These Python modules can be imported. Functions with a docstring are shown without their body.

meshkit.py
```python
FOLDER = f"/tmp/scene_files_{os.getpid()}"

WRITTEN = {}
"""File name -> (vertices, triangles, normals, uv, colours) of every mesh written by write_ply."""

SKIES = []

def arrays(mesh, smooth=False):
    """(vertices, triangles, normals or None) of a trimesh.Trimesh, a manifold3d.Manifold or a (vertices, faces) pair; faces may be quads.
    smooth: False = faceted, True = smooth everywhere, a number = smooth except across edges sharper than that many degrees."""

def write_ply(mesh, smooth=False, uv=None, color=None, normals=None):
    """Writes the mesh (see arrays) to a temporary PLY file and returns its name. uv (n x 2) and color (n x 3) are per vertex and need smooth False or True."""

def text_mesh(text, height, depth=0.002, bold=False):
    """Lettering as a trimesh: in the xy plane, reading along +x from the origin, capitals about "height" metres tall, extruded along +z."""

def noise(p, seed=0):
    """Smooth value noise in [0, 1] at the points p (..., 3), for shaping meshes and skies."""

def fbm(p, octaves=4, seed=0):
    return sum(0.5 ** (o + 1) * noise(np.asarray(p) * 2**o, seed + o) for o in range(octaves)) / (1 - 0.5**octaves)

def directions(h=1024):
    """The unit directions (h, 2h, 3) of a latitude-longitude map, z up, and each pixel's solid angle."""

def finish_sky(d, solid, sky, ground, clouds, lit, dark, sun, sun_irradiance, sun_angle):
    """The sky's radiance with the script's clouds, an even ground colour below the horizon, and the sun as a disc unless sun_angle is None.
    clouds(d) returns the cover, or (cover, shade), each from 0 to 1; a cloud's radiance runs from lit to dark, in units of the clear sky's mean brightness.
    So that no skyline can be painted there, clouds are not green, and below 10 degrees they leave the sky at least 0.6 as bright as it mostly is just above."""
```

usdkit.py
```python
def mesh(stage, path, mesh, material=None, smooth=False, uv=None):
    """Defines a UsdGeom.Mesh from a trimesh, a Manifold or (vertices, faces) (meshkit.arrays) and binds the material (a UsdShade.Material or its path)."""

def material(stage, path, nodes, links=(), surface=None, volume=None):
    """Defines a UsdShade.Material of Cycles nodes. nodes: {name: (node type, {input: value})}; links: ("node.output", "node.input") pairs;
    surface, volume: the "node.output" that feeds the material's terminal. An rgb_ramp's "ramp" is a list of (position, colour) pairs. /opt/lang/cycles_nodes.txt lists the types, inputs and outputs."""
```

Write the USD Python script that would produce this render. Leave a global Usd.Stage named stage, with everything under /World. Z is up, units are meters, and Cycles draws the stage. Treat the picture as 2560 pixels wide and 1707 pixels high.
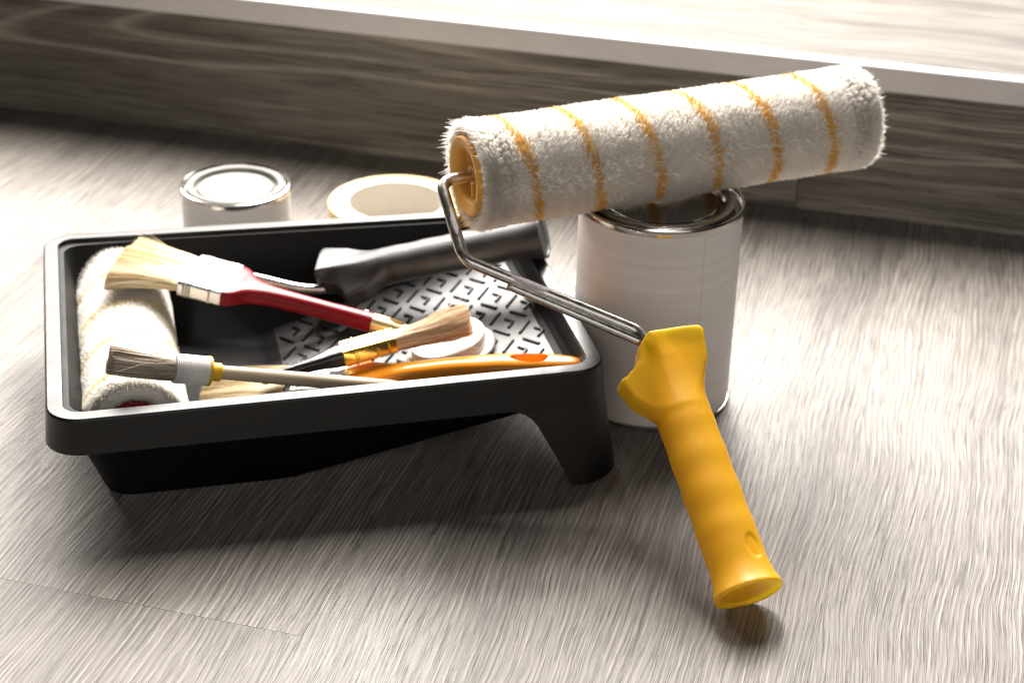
import math, random
import numpy as np, trimesh, usdkit, meshkit
import manifold3d as m3
from pxr import Usd, UsdGeom, UsdLux, UsdShade, Gf, Sdf, Vt
from shapely.geometry import Polygon

stage = Usd.Stage.CreateInMemory()
UsdGeom.SetStageUpAxis(stage, 'Z')
UsdGeom.Xform.Define(stage, '/World')
V = lambda *a: np.array(a, float)
unit = lambda v: np.asarray(v, float) / np.linalg.norm(v)
rng = np.random.default_rng(7)

# ------------------------------------------------------------------ camera
H_CAM, PITCH, ROLL = 0.6025, 27.8933, 1.3118
p, r = math.radians(PITCH), math.radians(ROLL)
fw = V(0, math.cos(p), -math.sin(p)); rt0 = V(1, 0, 0); up0 = np.cross(rt0, fw)
rt = rt0 * math.cos(r) + up0 * math.sin(r); up = -rt0 * math.sin(r) + up0 * math.cos(r)
cam = UsdGeom.Camera.Define(stage, '/World/camera')
cm = np.eye(4); cm[0, :3] = rt; cm[1, :3] = up; cm[2, :3] = -fw; cm[3, :3] = (0, 0, H_CAM)
cam.AddTransformOp().Set(Gf.Matrix4d(*cm.ravel().tolist()))
cam.CreateHorizontalApertureAttr(36.0); cam.CreateVerticalApertureAttr(24.0)
cam.CreateFocalLengthAttr(36.0 * 4477.64 / 2560)
cam.CreateFStopAttr(9.0); cam.CreateFocusDistanceAttr(0.99)
cam.CreateExposureAttr(0.22)
cam.CreateClippingRangeAttr(Gf.Vec2f(0.05, 100))

# ------------------------------------------------------------------ lamps (a tall bright window behind, a dim bounce from the room)
def rect_light(name, pos, look, w, h, power, color):
    L = UsdLux.RectLight.Define(stage, '/World/' + name)
    z = -unit(V(*look) - V(*pos)); x = unit(np.cross(V(0, 0, 1), z)) if abs(z[2]) < .99 else V(1, 0, 0); y = np.cross(z, x)
    m = np.eye(4); m[0, :3] = x; m[1, :3] = y; m[2, :3] = z; m[3, :3] = pos
    L.AddTransformOp().Set(Gf.Matrix4d(*m.ravel().tolist()))
    L.CreateWidthAttr(w); L.CreateHeightAttr(h); L.CreateIntensityAttr(power); L.CreateColorAttr(Gf.Vec3f(*color))
    L.CreateNormalizeAttr(False)
    return L
rect_light('window_light', (0.05, 2.30, 1.58), (0.05, 0.9, 0.75), 0.42, 1.5, 48.0, (1.0, 0.935, 0.87))
rect_light('low_window_light', (-0.35, 2.55, 1.17), (-0.35, 0.9, 0.1), 2.7, 0.8, 20.0, (1.0, 0.945, 0.89))
rect_light('room_light', (0.25, -0.9, 1.05), (0.0, 1.1, 0.12), 2.4, 1.2, 1.22, (1.0, 0.96, 0.93))

# ------------------------------------------------------------------ materials
LK = '/World/Looks/'
UsdGeom.Scope.Define(stage, '/World/Looks')
def plain(name, col, rough=.5, bump=0, bscale=200, metallic=0, vary=0, vscale=40, **kw):
    nodes = {'p': ('principled_bsdf', dict(base_color=col, roughness=rough, metallic=metallic, **kw))}
    links = []
    if bump or vary:
        nodes['tc'] = ('texture_coordinate', {})
    if bump:
        nodes['n'] = ('noise_texture', dict(scale=bscale, detail=4.0))
        nodes['b'] = ('bump', dict(strength=bump, distance=.001))
        links += [('tc.object', 'n.vector'), ('n.fac', 'b.height'), ('b.normal', 'p.normal')]
    if vary:
        nodes['v'] = ('noise_texture', dict(scale=vscale, detail=5.0, roughness=.65))
        nodes['m'] = ('rgb_ramp', dict(ramp=[(.3, [c * (1 - vary) for c in col]), (.7, [min(1, c * (1 + vary)) for c in col])]))
        nodes['rr'] = ('map_range', dict(from_min=.3, from_max=.7, to_min=max(.02, rough - .12 * vary * 3), to_max=min(1, rough + .12 * vary * 3)))
        links += [('tc.object', 'v.vector'), ('v.fac', 'm.fac'), ('m.color', 'p.base_color'), ('v.fac', 'rr.value'), ('rr.result', 'p.roughness')]
    return usdkit.material(stage, LK + name, nodes, links, surface='p.BSDF')

def wood(name, dark, mid, light, fine, rough, bump=.3, seed=0.0, spec=.4, pale=.8, cw=0.0, contour=8, wave=.028, lo=.50, deep=.55, ring=290, amp=14.0, fig=13, soft=.45):
    """Limed laminate: uv in metres, x across the grain, y along it. Long wavy lines, broken into dashes, over a streaky base."""
    def tex(i, sx, sy, detail=2.0, rgh=.5, src='wa2.vector'):
        N[f'm{i}'] = ('mapping', dict(scale=(sx, sy, 1))); N[f'n{i}'] = ('noise_texture', dict(scale=1.0, detail=detail, roughness=rgh))
        K.extend([(src, f'm{i}.vector'), (f'm{i}.vector', f'n{i}.vector')])
    def step(i, a, b, t0=0.0, t1=1.0):
        N[f's{i}'] = ('map_range', dict(range_type='smoothstep', from_min=a, from_max=b, to_min=t0, to_max=t1)); K.append((f'n{i}.fac', f's{i}.value'))
    N = {
        'tc': ('texture_coordinate', {}), 'off': ('mapping', dict(location=(seed, seed * .7, seed))),
        'wm': ('mapping', dict(scale=(7, 4, 1))), 'wn': ('noise_texture', dict(scale=1.0, detail=2.0)),
        'ws': ('vector_math', dict(math_type='multiply_add', vector2=(wave, 0, 0), vector3=(0, 0, 0))), 'wa': ('vector_math', dict(math_type='add')),
        'wm2': ('mapping', dict(scale=(60, 45, 1))), 'wn2': ('noise_texture', dict(scale=1.0, detail=2.0)),
        'ws2': ('vector_math', dict(math_type='multiply_add', vector2=(.0013, 0, 0), vector3=(0, 0, 0))), 'wa2': ('vector_math', dict(math_type='add')),
        'm3': ('mapping', dict(scale=(contour, contour * .11, 1))), 'n3': ('noise_texture', dict(scale=1.0, detail=1.0, roughness=.4)),
        'k': ('math', dict(math_type='multiply', value2=10.0)), 'fr': ('math', dict(math_type='fraction')),
        'cr': ('rgb_ramp', dict(ramp=[(0, (0, 0, 0)), (.30, (.10, .10, .10)), (.5, (1, 1, 1)), (.60, (.2, .2, .2)), (1, (0, 0, 0))])), 'cs': ('math', dict(math_type='multiply', value2=cw)),
        'lm': ('math', dict(math_type='multiply')), 'sum': ('math', dict(math_type='add')), 'lim': ('math', dict(math_type='multiply', value2=pale)), 'cl': ('clamp', dict()),
        'em': ('map_range', dict(from_min=.32, from_max=.66, to_min=.25, to_max=1.25)), 'ly': ('math', dict(math_type='multiply')),
        'bs': ('math', dict(math_type='multiply_add', value2=.55)),
        'r2': ('rgb_ramp', dict(ramp=[(.48, dark), (.80, mid)])),
        'c1': ('mix_color', dict(b=light)), 'dk': ('combine_color', dict()), 'c2': ('mix_color', dict(blend_type='multiply', fac=1.0)),
        'bh': ('math', dict(math_type='multiply_add', value2=.7)), 'b': ('bump', dict(strength=bump, distance=.0005)),
        'p': ('principled_bsdf', dict(roughness=rough, specular_ior_level=spec)),
    }
    K = [('tc.UV', 'off.vector'), ('off.vector', 'wm.vector'), ('wm.vector', 'wn.vector'), ('wn.color', 'ws.vector1'), ('off.vector', 'wa.vector1'), ('ws.vector', 'wa.vector2'),
         ('off.vector', 'wm2.vector'), ('wm2.vector', 'wn2.vector'), ('wn2.color', 'ws2.vector1'), ('wa.vector', 'wa2.vector1'), ('ws2.vector', 'wa2.vector2')]
    tex('a', fine, fine * .014, 2.0); step('a', lo + .035, lo + .08)            # long pale lines
    tex('d', fine * .45, fine * .022, 2.0); step('d', .40, .58, .10)      # broken into dashes
    tex('b', fine * .24, fine * .006, 3.0, .6)                             # streaky base
    tex('e', 26, 3.0, 2.0)                                                 # broad tone
    tex('g', fine * 1.55, fine * .035, 2.0); step('g', .40, .45, deep)    # fine dark pores
    # growth rings: near-parallel flowing lines, each a pale thread beside a darker one
    N['sx'] = ('separate_xyz', {}); N['rx'] = ('math', dict(math_type='multiply', value2=ring)); N['ra'] = ('math', dict(math_type='multiply_add', value2=amp)); N['rf'] = ('math', dict(math_type='fraction'))
    N['rl'] = ('rgb_ramp', dict(ramp=[(0, (0, 0, 0)), (.30, (0, 0, 0)), (.44, (1, 1, 1)), (.54, (1, 1, 1)), (.66, (.05, .05, .05)), (1, (0, 0, 0))]))
    N['rd'] = ('rgb_ramp', dict(ramp=[(0, (.80, .80, .80)), (.14, (1, 1, 1)), (.62, (1, 1, 1)), (.76, (.72, .72, .72)), (.90, (.80, .80, .80)), (1, (.80, .80, .80))]))
    tex('f', fig, fig * .11, 2.5, .5, src='wa.vector')
    N['mr'] = ('math', dict(math_type='multiply')); N['ml'] = ('math', dict(math_type='multiply_add', value2=soft)); N['c3'] = ('mix_color', dict(blend_type='multiply', fac=1.0))
    K += [('wa2.vector', 'sx.vector'), ('sx.x', 'rx.value1'), ('nf.fac', 'ra.value1'), ('rx.value', 'ra.value3'), ('ra.value', 'rf.value1'), ('rf.value', 'rl.fac'), ('rf.value', 'rd.fac'),
          ('rl.color', 'mr.value1'), ('sd.result', 'mr.value2'), ('lm.value', 'ml.value1'), ('mr.value', 'ml.value3'), ('c2.result', 'c3.a'), ('rd.color', 'c3.b')]
    K += [('wa.vector', 'm3.vector'), ('m3.vector', 'n3.vector'), ('n3.fac', 'k.value1'), ('k.value', 'fr.value1'), ('fr.value', 'cr.fac'), ('cr.color', 'cs.value1'),
          ('sa.result', 'lm.value1'), ('sd.result', 'lm.value2'), ('ne.fac', 'em.value'), ('ml.value', 'ly.value1'), ('em.result', 'ly.value2'), ('ly.value', 'sum.value1'), ('cs.value', 'sum.value2'), ('sum.value', 'lim.value1'), ('lim.value', 'cl.value'),
          ('ne.fac', 'bs.value1'), ('nb.fac', 'bs.value3'), ('bs.value', 'r2.fac'), ('r2.color', 'c1.a'), ('cl.result', 'c1.fac'),
          ('sg.result', 'dk.r'), ('sg.result', 'dk.g'), ('sg.result', 'dk.b'), ('c1.result', 'c2.a'), ('dk.color', 'c2.b'), ('c3.result', 'p.base_color'),
          ('sg.result', 'bh.value1'), ('lm.value', 'bh.value3'), ('bh.value', 'b.height'), ('b.normal', 'p.normal')]
    return usdkit.material(stage, LK + name, N, K, surface='p.BSDF')

M = {}
for i in range(3):
    s = (1.0, .86, 1.12)[i]
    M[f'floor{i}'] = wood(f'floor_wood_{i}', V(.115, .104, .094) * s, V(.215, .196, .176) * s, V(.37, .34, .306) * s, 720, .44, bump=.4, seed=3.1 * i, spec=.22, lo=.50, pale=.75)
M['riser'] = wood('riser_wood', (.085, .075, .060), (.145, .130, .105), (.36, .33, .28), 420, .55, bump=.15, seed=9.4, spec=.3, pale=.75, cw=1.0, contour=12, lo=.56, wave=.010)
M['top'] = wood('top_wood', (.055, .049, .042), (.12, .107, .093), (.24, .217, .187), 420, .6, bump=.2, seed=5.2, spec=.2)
M['trim'] = plain('trim_white', (.66, .63, .62), .42, vary=.05, vscale=25)
M['sub'] = plain('subfloor', (.03, .028, .026), .8)
M['black'] = plain('tray_plastic', (.0045, .0046, .0050), .40, bump=.05, bscale=900, vary=.12, vscale=60, specular_ior_level=.46)
M['basin'] = plain('basin_plastic', (.0075, .0077, .0082), .55, bump=.05, bscale=900, vary=.16, vscale=50, specular_ior_level=.16)
M['ramp'] = plain('ramp_plastic', (.020, .0205, .022), .50, bump=.05, bscale=900, vary=.16, vscale=50, specular_ior_level=1.3)
M['white_label'] = usdkit.material(stage, LK + 'can_label', {
    'tc': ('texture_coordinate', {}), 'm': ('mapping', dict(scale=(3, 3, 260))), 'n': ('noise_texture', dict(scale=1.0, detail=3.0)),
    'm2': ('mapping', dict(scale=(20, 20, 30))), 'n2': ('noise_texture', dict(scale=1.0, detail=3.0)),
    'r': ('rgb_ramp', dict(ramp=[(.3, (.74, .72, .71)), (.7, (.82, .80, .79))])),
    'b': ('bump', dict(strength=.06, distance=.0005)), 'p': ('principled_bsdf', dict(roughness=.48))},
    [('tc.object', 'm.vector'), ('m.vector', 'n.vector'), ('tc.object', 'm2.vector'), ('m2.vector', 'n2.vector'), ('n.fac', 'r.fac'), ('r.color', 'p.base_color'), ('n.fac', 'b.height'), ('b.normal', 'p.normal')], surface='p.BSDF')
M['tin'] = plain('tinplate', (.52, .50, .48), .19, metallic=1, vary=.12, vscale=70, bump=.04, bscale=300)
M['lid_tin'] = plain('lid_tinplate', (.52, .50, .48), .13, metallic=1, vary=.06, vscale=40, bump=.05, bscale=120)
M['lid_enamel'] = plain('lid_enamel', (.22, .215, .20), .55, vary=.04, vscale=50, specular_ior_level=.25)
M['chrome'] = plain('wire_steel', (.60, .58, .54), .30, metallic=1, vary=.16, vscale=180, bump=.10, bscale=500)
M['rust'] = plain('rusty_end', (.30, .16, .05), .6, vary=.4, vscale=400)
M['dry_paint'] = plain('dried_paint', (.60, .52, .54), .6, bump=.6, bscale=900, vary=.15, vscale=600)
M['yellow'] = plain('yellow_plastic', (1.0, .415, .016), .40, bump=.05, bscale=700, vary=.04, vscale=50, subsurface_weight=.35, subsurface_radius=(.014, .006, .001), subsurface_scale=1.0)
M['cap'] = plain('cap_plastic', (.80, .36, .06), .42, subsurface_weight=.2, subsurface_radius=(.01, .004, .001), subsurface_scale=1.0)
M['grey_rubber'] = plain('charcoal_plastic', (.018, .017, .017), .48, bump=.08, bscale=800, vary=.08, vscale=50, specular_ior_level=.85)
M['fleece'] = plain('fleece_core', (.80, .77, .72), .95)
M['red'] = plain('red_lacquer', (.19, .004, .010), .32, vary=.04, vscale=150, specular_ior_level=.2)
M['gold_paint'] = plain('gold_paint', (.70, .54, .30), .32, metallic=.75, vary=.1, vscale=200)
M['silver'] = plain('ferrule_nickel', (.60, .58, .56), .34, metallic=1, vary=.08, vscale=90)
M['brass'] = plain('ferrule_brass', (.80, .56, .13), .20, metallic=1, vary=.12, vscale=120, bump=.05, bscale=400)
M['black_gloss'] = plain('black_lacquer', (.012, .012, .016), .20, bump=.35, bscale=600)
M['orange'] = plain('orange_lacquer', (.88, .30, .014), .24, vary=.03, coat_weight=.5, coat_roughness=.05)
M['orange_dark'] = plain('orange_hole', (.80, .16, .008), .35)
M['collar'] = plain('collar_plastic', (.74, .71, .70), .38, subsurface_weight=.15, subsurface_radius=(.005, .005, .005), subsurface_scale=1.0)
M['yellow_cap'] = plain('ring_plastic', (.78, .47, .03), .33)
M['stick'] = usdkit.material(stage, LK + 'beech', {
    'tc': ('texture_coordinate', {}), 'm': ('mapping', dict(scale=(20, 420, 420))), 'n': ('noise_texture', dict(scale=1.0, detail=3.0)),
    'r': ('rgb_ramp', dict(ramp=[(.35, (.50, .39, .26)), (.65, (.66, .54, .38))])), 'b': ('bump', dict(strength=.1, distance=.0004)),
    'p': ('principled_bsdf', dict(roughness=.5))},
    [('tc.object', 'm.vector'), ('m.vector', 'n.vector'), ('n.fac', 'r.fac'), ('r.color', 'p.base_color'), ('n.fac', 'b.height'), ('b.normal', 'p.normal')], surface='p.BSDF')
M['tape'] = plain('tape_paper', (.60, .46, .22), .6, vary=.05, vscale=60)
M['card'] = plain('tape_core', (.80, .75, .67), .75)
M['lid_white'] = plain('lid_white', (.80, .77, .745), .3)
M['nib'] = plain('white_print', (.8, .75, .72), .5)
M['red_cap'] = plain('red_cap', (.33, .012, .02), .3)
M['hole'] = plain('hole_dark', (.02, .015, .012), .7)
M['smudge'] = plain('grey_smudge', (.45, .425, .415), .6)
M['dirt'] = plain('paint_fleck', (.34, .31, .28), .7)

def fibre(name, stops, rough=.55, trans=.25):
    """Hair-like strands: each strand takes its own tone from the ramp (uniform primvar tone)."""
    return usdkit.material(stage, LK + name, {
        'a': ('attribute', dict(attribute='tone')),
        'r': ('rgb_ramp', dict(ramp=stops)),
        'd': ('principled_bsdf', dict(roughness=rough, specular_ior_level=.3)),
        't': ('translucent_bsdf', {}), 'mx': ('mix_closure', dict(fac=trans))},
        [('a.fac', 'r.fac'), ('r.color', 'd.base_color'), ('r.color', 't.color'), ('d.BSDF', 'mx.closure1'), ('t.BSDF', 'mx.closure2')], surface='mx.closure')
M['nap'] = fibre('white_nap', [(0, (.86, .83, .78)), (1, (.97, .955, .92))], .8, .52)
M['nap_yellow'] = fibre('yellow_nap', [(0, (.86, .50, .09)), (1, (.94, .72, .30))], .8, .25)
M['nap_pale'] = fibre('pale_yellow_nap', [(0, (.82, .68, .30)), (1, (.92, .84, .56))], .8, .25)
M['br_pale'] = fibre('pale_bristle', [(0, (.60, .42, .18)), (.4, (.84, .70, .44)), (1, (.94, .86, .68))], .45, .2)
M['br_grey'] = fibre('grey_bristle', [(0, (.16, .11, .07)), (.4, (.40, .31, .22)), (1, (.74, .66, .55))], .45, .15)
M['br_tan'] = fibre('tan_bristle', [(0, (.46, .27, .12)), (.4, (.72, .54, .34)), (1, (.92, .80, .62))], .45, .15)
M['br_straw'] = fibre('straw_bristle', [(0, (.42, .30, .15)), (.5, (.66, .53, .32)), (1, (.82, .72, .52))], .45, .15)

# ------------------------------------------------------------------ scene helpers
used = {}
def numbered(parent, name):
    k = (parent, name); n = used.get(k, 0); used[k] = n + 1
    return f'{parent}/{name}' if n == 0 else f'{parent}/{name}_{n:03d}'
class Thing:
    def __init__(s, name, label=None, cat=None, mat=None, group=None, kind=None):
        s.path = numbered('/World', name)
        x = UsdGeom.Xform.Define(stage, s.path)
        s.m = np.eye(4) if mat is None else np.asarray(mat, float)      # column convention, local -> world
        x.AddTransformOp().Set(Gf.Matrix4d(*s.m.T.ravel().tolist()))
        s.inv = np.linalg.inv(s.m)
        pr = x.GetPrim()
        for k, v in (('label', label), ('category', cat), ('group', group), ('kind', kind)):
            if v: pr.SetCustomDataByKey(k, v)
    def loc(s, P):
        P = np.asarray(P, float); return P @ s.inv[:3, :3].T + s.inv[:3, 3]
def tm(mesh):
    v, f, _ = meshkit.arrays(mesh); return trimesh.Trimesh(v, f, process=False)
def part(parent, name, mesh, mat, smooth=30, label=None, kind=None, world=False, uv=None):
    """One mesh under a thing or under a part (a path)."""
    root = parent if isinstance(parent, Thing) else parent[0]
    base = root.path if isinstance(parent, Thing) else parent[1]
    mesh = tm(mesh)
    if world: mesh = trimesh.Trimesh(root.loc(mesh.vertices), mesh.faces, process=False)
    path = numbered(base, name)
    g = usdkit.mesh(stage, path, mesh, M[mat], smooth=smooth, uv=uv)
    if label: g.GetPrim().SetCustomDataByKey('label', label)
    if kind: g.GetPrim().SetCustomDataByKey('kind', kind)
    return (root, path)
def curves(parent, name, pts, width, mat, tone, label=None):
    """pts: n x k x 3 local points of n strands."""
    root = parent if isinstance(parent, Thing) else parent[0]
    base = root.path if isinstance(parent, Thing) else parent[1]
    path = numbered(base, name)
    n, k, _ = pts.shape
    c = UsdGeom.BasisCurves.Define(stage, path)
    c.CreateTypeAttr('linear'); c.CreateWrapAttr('nonperiodic')
    c.CreatePointsAttr(Vt.Vec3fArray.FromNumpy(pts.reshape(-1, 3).astype(np.float32)))
    c.CreateCurveVertexCountsAttr(Vt.IntArray.FromNumpy(np.full(n, k, np.int32)))
    w = np.asarray(width, float)
    w = np.broadcast_to(w if w.ndim else w[None], (k,)) if w.ndim < 2 else w
    c.CreateWidthsAttr(Vt.FloatArray.FromNumpy(np.broadcast_to(w, (n, k)).ravel().astype(np.float32))); c.SetWidthsInterpolation('vertex')
    pv = UsdGeom.PrimvarsAPI(c).CreatePrimvar('tone', Sdf.ValueTypeNames.FloatArray, 'uniform')
    pv.Set(Vt.FloatArray.FromNumpy(np.asarray(tone, np.float32)))
    UsdShade.MaterialBindingAPI.Apply(c.GetPrim()).Bind(M[mat])
    if label: c.GetPrim().SetCustomDataByKey('label', label)
    return (root, path)
def fr(origin, X, Y, Z):
    m = np.eye(4); m[:3, 0] = X; m[:3, 1] = Y; m[:3, 2] = Z; m[:3, 3] = origin; return m
def axis_frame(P1, P2, roll=0):
    X = unit(np.asarray(P2) - P1); Y = unit(np.cross(V(0, 0, 1), X)); Z = np.cross(X, Y); a = math.radians(roll)
    return X, Y * math.cos(a) + Z * math.sin(a), -Y * math.sin(a) + Z * math.cos(a)

# ------------------------------------------------------------------ shape helpers
def loft(rings, close_ends=True, closed_loop=False):
    """rings: m arrays of n x 3. closed_loop joins last ring to first (a torus-like band)."""
    R = np.asarray(rings, float); m, n, _ = R.shape
    v = R.reshape(-1, 3); f = []
    for i in range(m if closed_loop else m - 1):
        a, b = i * n, ((i + 1) % m) * n
        j = np.arange(n); k = (j + 1) % n
        f += [np.stack([a + j, a + k, b + k], 1), np.stack([a + j, b + k, b + j], 1)]
    f = np.vstack(f)
    if not closed_loop and close_ends:
        v = np.vstack([v, R[0].mean(0), R[-1].mean(0)]); c0, c1 = m * n, m * n + 1
        j = np.arange(n); k = (j + 1) % n; l = (m - 1) * n
        f = np.vstack([f, np.stack([np.full(n, c0), k, j], 1), np.stack([np.full(n, c1), l + j, l + k], 1)])
    t = trimesh.Trimesh(v, f, process=False)
    if t.volume < 0: t.invert()
    return t
def lathe(profile, n=72):
    """profile: closed or open list of (radius, z), solid of revolution about z; closed loop if first == last."""
    P = np.asarray(profile, float); a = np.linspace(0, 2 * np.pi, n, endpoint=False)
    closed = np.allclose(P[0], P[-1])
    if closed: P = P[:-1]
    rings = [np.stack([r_ * np.cos(a), r_ * np.sin(a), np.full(n, z_)], 1) for r_, z_ in P]
    t = loft(rings, close_ends=not closed, closed_loop=closed)
    return t
def rot_to(mesh, origin, X, Y, Z):
    t = tm(mesh); t.apply_transform(fr(origin, X, Y, Z)); return t
def spline(P, n):
    from scipy.interpolate import CubicSpline
    P = np.asarray(P, float); d = np.r_[0, np.cumsum(np.linalg.norm(np.diff(P, axis=0), axis=1))]
    return CubicSpline(d, P)(np.linspace(0, d[-1], n))
def fillet(P, rad, n=9):
    """Polyline with rounded corners."""
    P = [np.asarray(q, float) for q in P]; out = [P[0]]
    for i in range(1, len(P) - 1):
        a, b = unit(P[i - 1] - P[i]), unit(P[i + 1] - P[i]); ang = math.acos(np.clip(a @ b, -1, 1))
        R = rad if np.ndim(rad) == 0 else rad[i - 1]
        d = R / math.tan(ang / 2); c = P[i] + unit(a + b) * R / math.sin(ang / 2)
        s, e = P[i] + a * d - c, P[i] + b * d - c; tot = math.pi - ang
        for k in range(n + 1):
            t = k / n; out.append(c + (math.sin((1 - t) * tot) * s + math.sin(t * tot) * e) / math.sin(tot))
    out.append(P[-1]); return np.array(out)
def tube(P, rad, n=18):
    P = np.asarray(P, float); T = np.gradient(P, axis=0); T /= np.linalg.norm(T, axis=1)[:, None]
    rad = np.broadcast_to(rad, len(P)); u = unit(np.cross(T[0], V(.13, .31, .94))); rings = []
    a = np.linspace(0, 2 * np.pi, n, endpoint=False)
    for q, t, r_ in zip(P, T, rad):
        u = unit(u - t * (u @ t)); w = np.cross(t, u)
        rings.append(q + r_ * (np.cos(a)[:, None] * u + np.sin(a)[:, None] * w))
    return loft(rings)
def superellipse(a, b, e, n=40):
    t = np.linspace(0, 2 * np.pi, n, endpoint=False)
    return np.stack([a * np.sign(np.cos(t)) * np.abs(np.cos(t)) ** (2 / e), b * np.sign(np.sin(t)) * np.abs(np.sin(t)) ** (2 / e)], 1)
def quad_ring(L, W0, W1, off, rad, n=8):
    """Rounded outline of the tray's plan (W0 wide at x=0, W1 at x=L), grown by off."""
    C = [V(0, 0), V(L, 0), V(L, W1), V(0, W0)]; poly = Polygon([tuple(c) for c in C])
    g = []
    for i in range(4):
        a, b, c = C[i - 1], C[i], C[(i + 1) % 4]
        e1, e2 = unit(b - a), unit(c - b); n1, n2 = V(e1[1], -e1[0]), V(e2[1], -e2[0])
        A = np.array([n1, n2]); q = np.linalg.solve(A, V(n1 @ b + off, n2 @ b + off)); R = max(rad + off, .003)
        cc = np.linalg.solve(A, V(n1 @ q - R, n2 @ q - R))
        a0, a1 = math.atan2(n1[1], n1[0]), math.atan2(n2[1], n2[0])
        if a1 < a0: a1 += 2 * math.pi
        for k in range(n + 1):
            t = a0 + (a1 - a0) * k / n; g.append(cc + R * V(math.cos(t), math.sin(t)))
    return np.array(g)
def hull_of(rings):
    return m3.Manifold.hull_points(np.vstack(rings))
def man(mesh):
    t = tm(mesh); t.merge_vertices()
    return m3.Manifold(m3.Mesh(np.asarray(t.vertices, np.float32), np.asarray(t.faces, np.uint32)))
def extrude_y(poly, y0, y1):
    """polygon in x,z extruded along y."""
    t = trimesh.creation.extrude_polygon(Polygon(poly), y1 - y0, engine='earcut')
    v = t.vertices.copy(); t.vertices = np.stack([v[:, 0], v[:, 2] + y0, v[:, 1]], 1); t.invert()
    return man(t)
def bevel_box(size, b):
    s = np.asarray(size) / 2; pts = []
    for sx in (-1, 1):
        for sy in (-1, 1):
            for sz in (-1, 1):
                for ax in range(3):
                    q = s - b; q = q.copy(); q[ax] = s[ax]; pts.append(q * V(sx, sy, sz))
    return m3.Manifold.hull_points(np.array(pts))

# ------------------------------------------------------------------ setting: floor planks, platform
WA = math.radians(-14.92); w_dir = V(math.cos(WA), math.sin(WA), 0); g_dir = V(-math.sin(WA), math.cos(WA), 0)
WALL = 1.4536 * math.cos(WA)                                          # distance of the riser along g_dir
def plank_mesh(u0, u1, v0, v1, z0, z1, bev=.00008):
    lo = [(u0, v0), (u1, v0), (u1, v1), (u0, v1)]; b = bev
    hi = [(u0 + b, v0 + b), (u1 - b, v0 + b), (u1 - b, v1 - b), (u0 + b, v1 - b)]
    P = [(*q, z0) for q in lo] + [(*q, z1 - b) for q in lo] + [(*q, z1) for q in hi]
    F = []
    for k in (0, 4):
        for i in range(4):
            j = (i + 1) % 4; F += [(k + i, k + j, k + 4 + j), (k + i, k + 4 + j, k + 4 + i)]
    F += [(8, 9, 10), (8, 10, 11), (0, 2, 1), (0, 3, 2)]
    return np.array(P, float), np.array(F)
def add_board(parent, name, u0, u1, v0, v1, z0, z1, mat, uvo, grain='v', flip=None):
    P, F = plank_mesh(u0, u1, v0, v1, z0, z1)
    t = trimesh.Trimesh(P, F, process=False); t.unmerge_vertices()
    P = t.vertices
    uv = P[:, :2] + uvo if grain == 'v' else P[:, [1, 0]] + uvo
    W = P[:, :1] * w_dir + P[:, 1:2] * g_dir + P[:, 2:] * V(0, 0, 1)
    part(parent, name, (W, t.faces), mat, smooth=False, uv=uv)
floor = Thing('floor', kind='structure')
PW, gap = .271, .00006
edges = [-.3105 + PW * i for i in range(-3, 5)]
joints = {-3: [.30], -2: [1.02], -1: [.7336], 0: [.12], 1: [-.05], 2: [.35], 3: [.6]}
pi = 0
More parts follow.
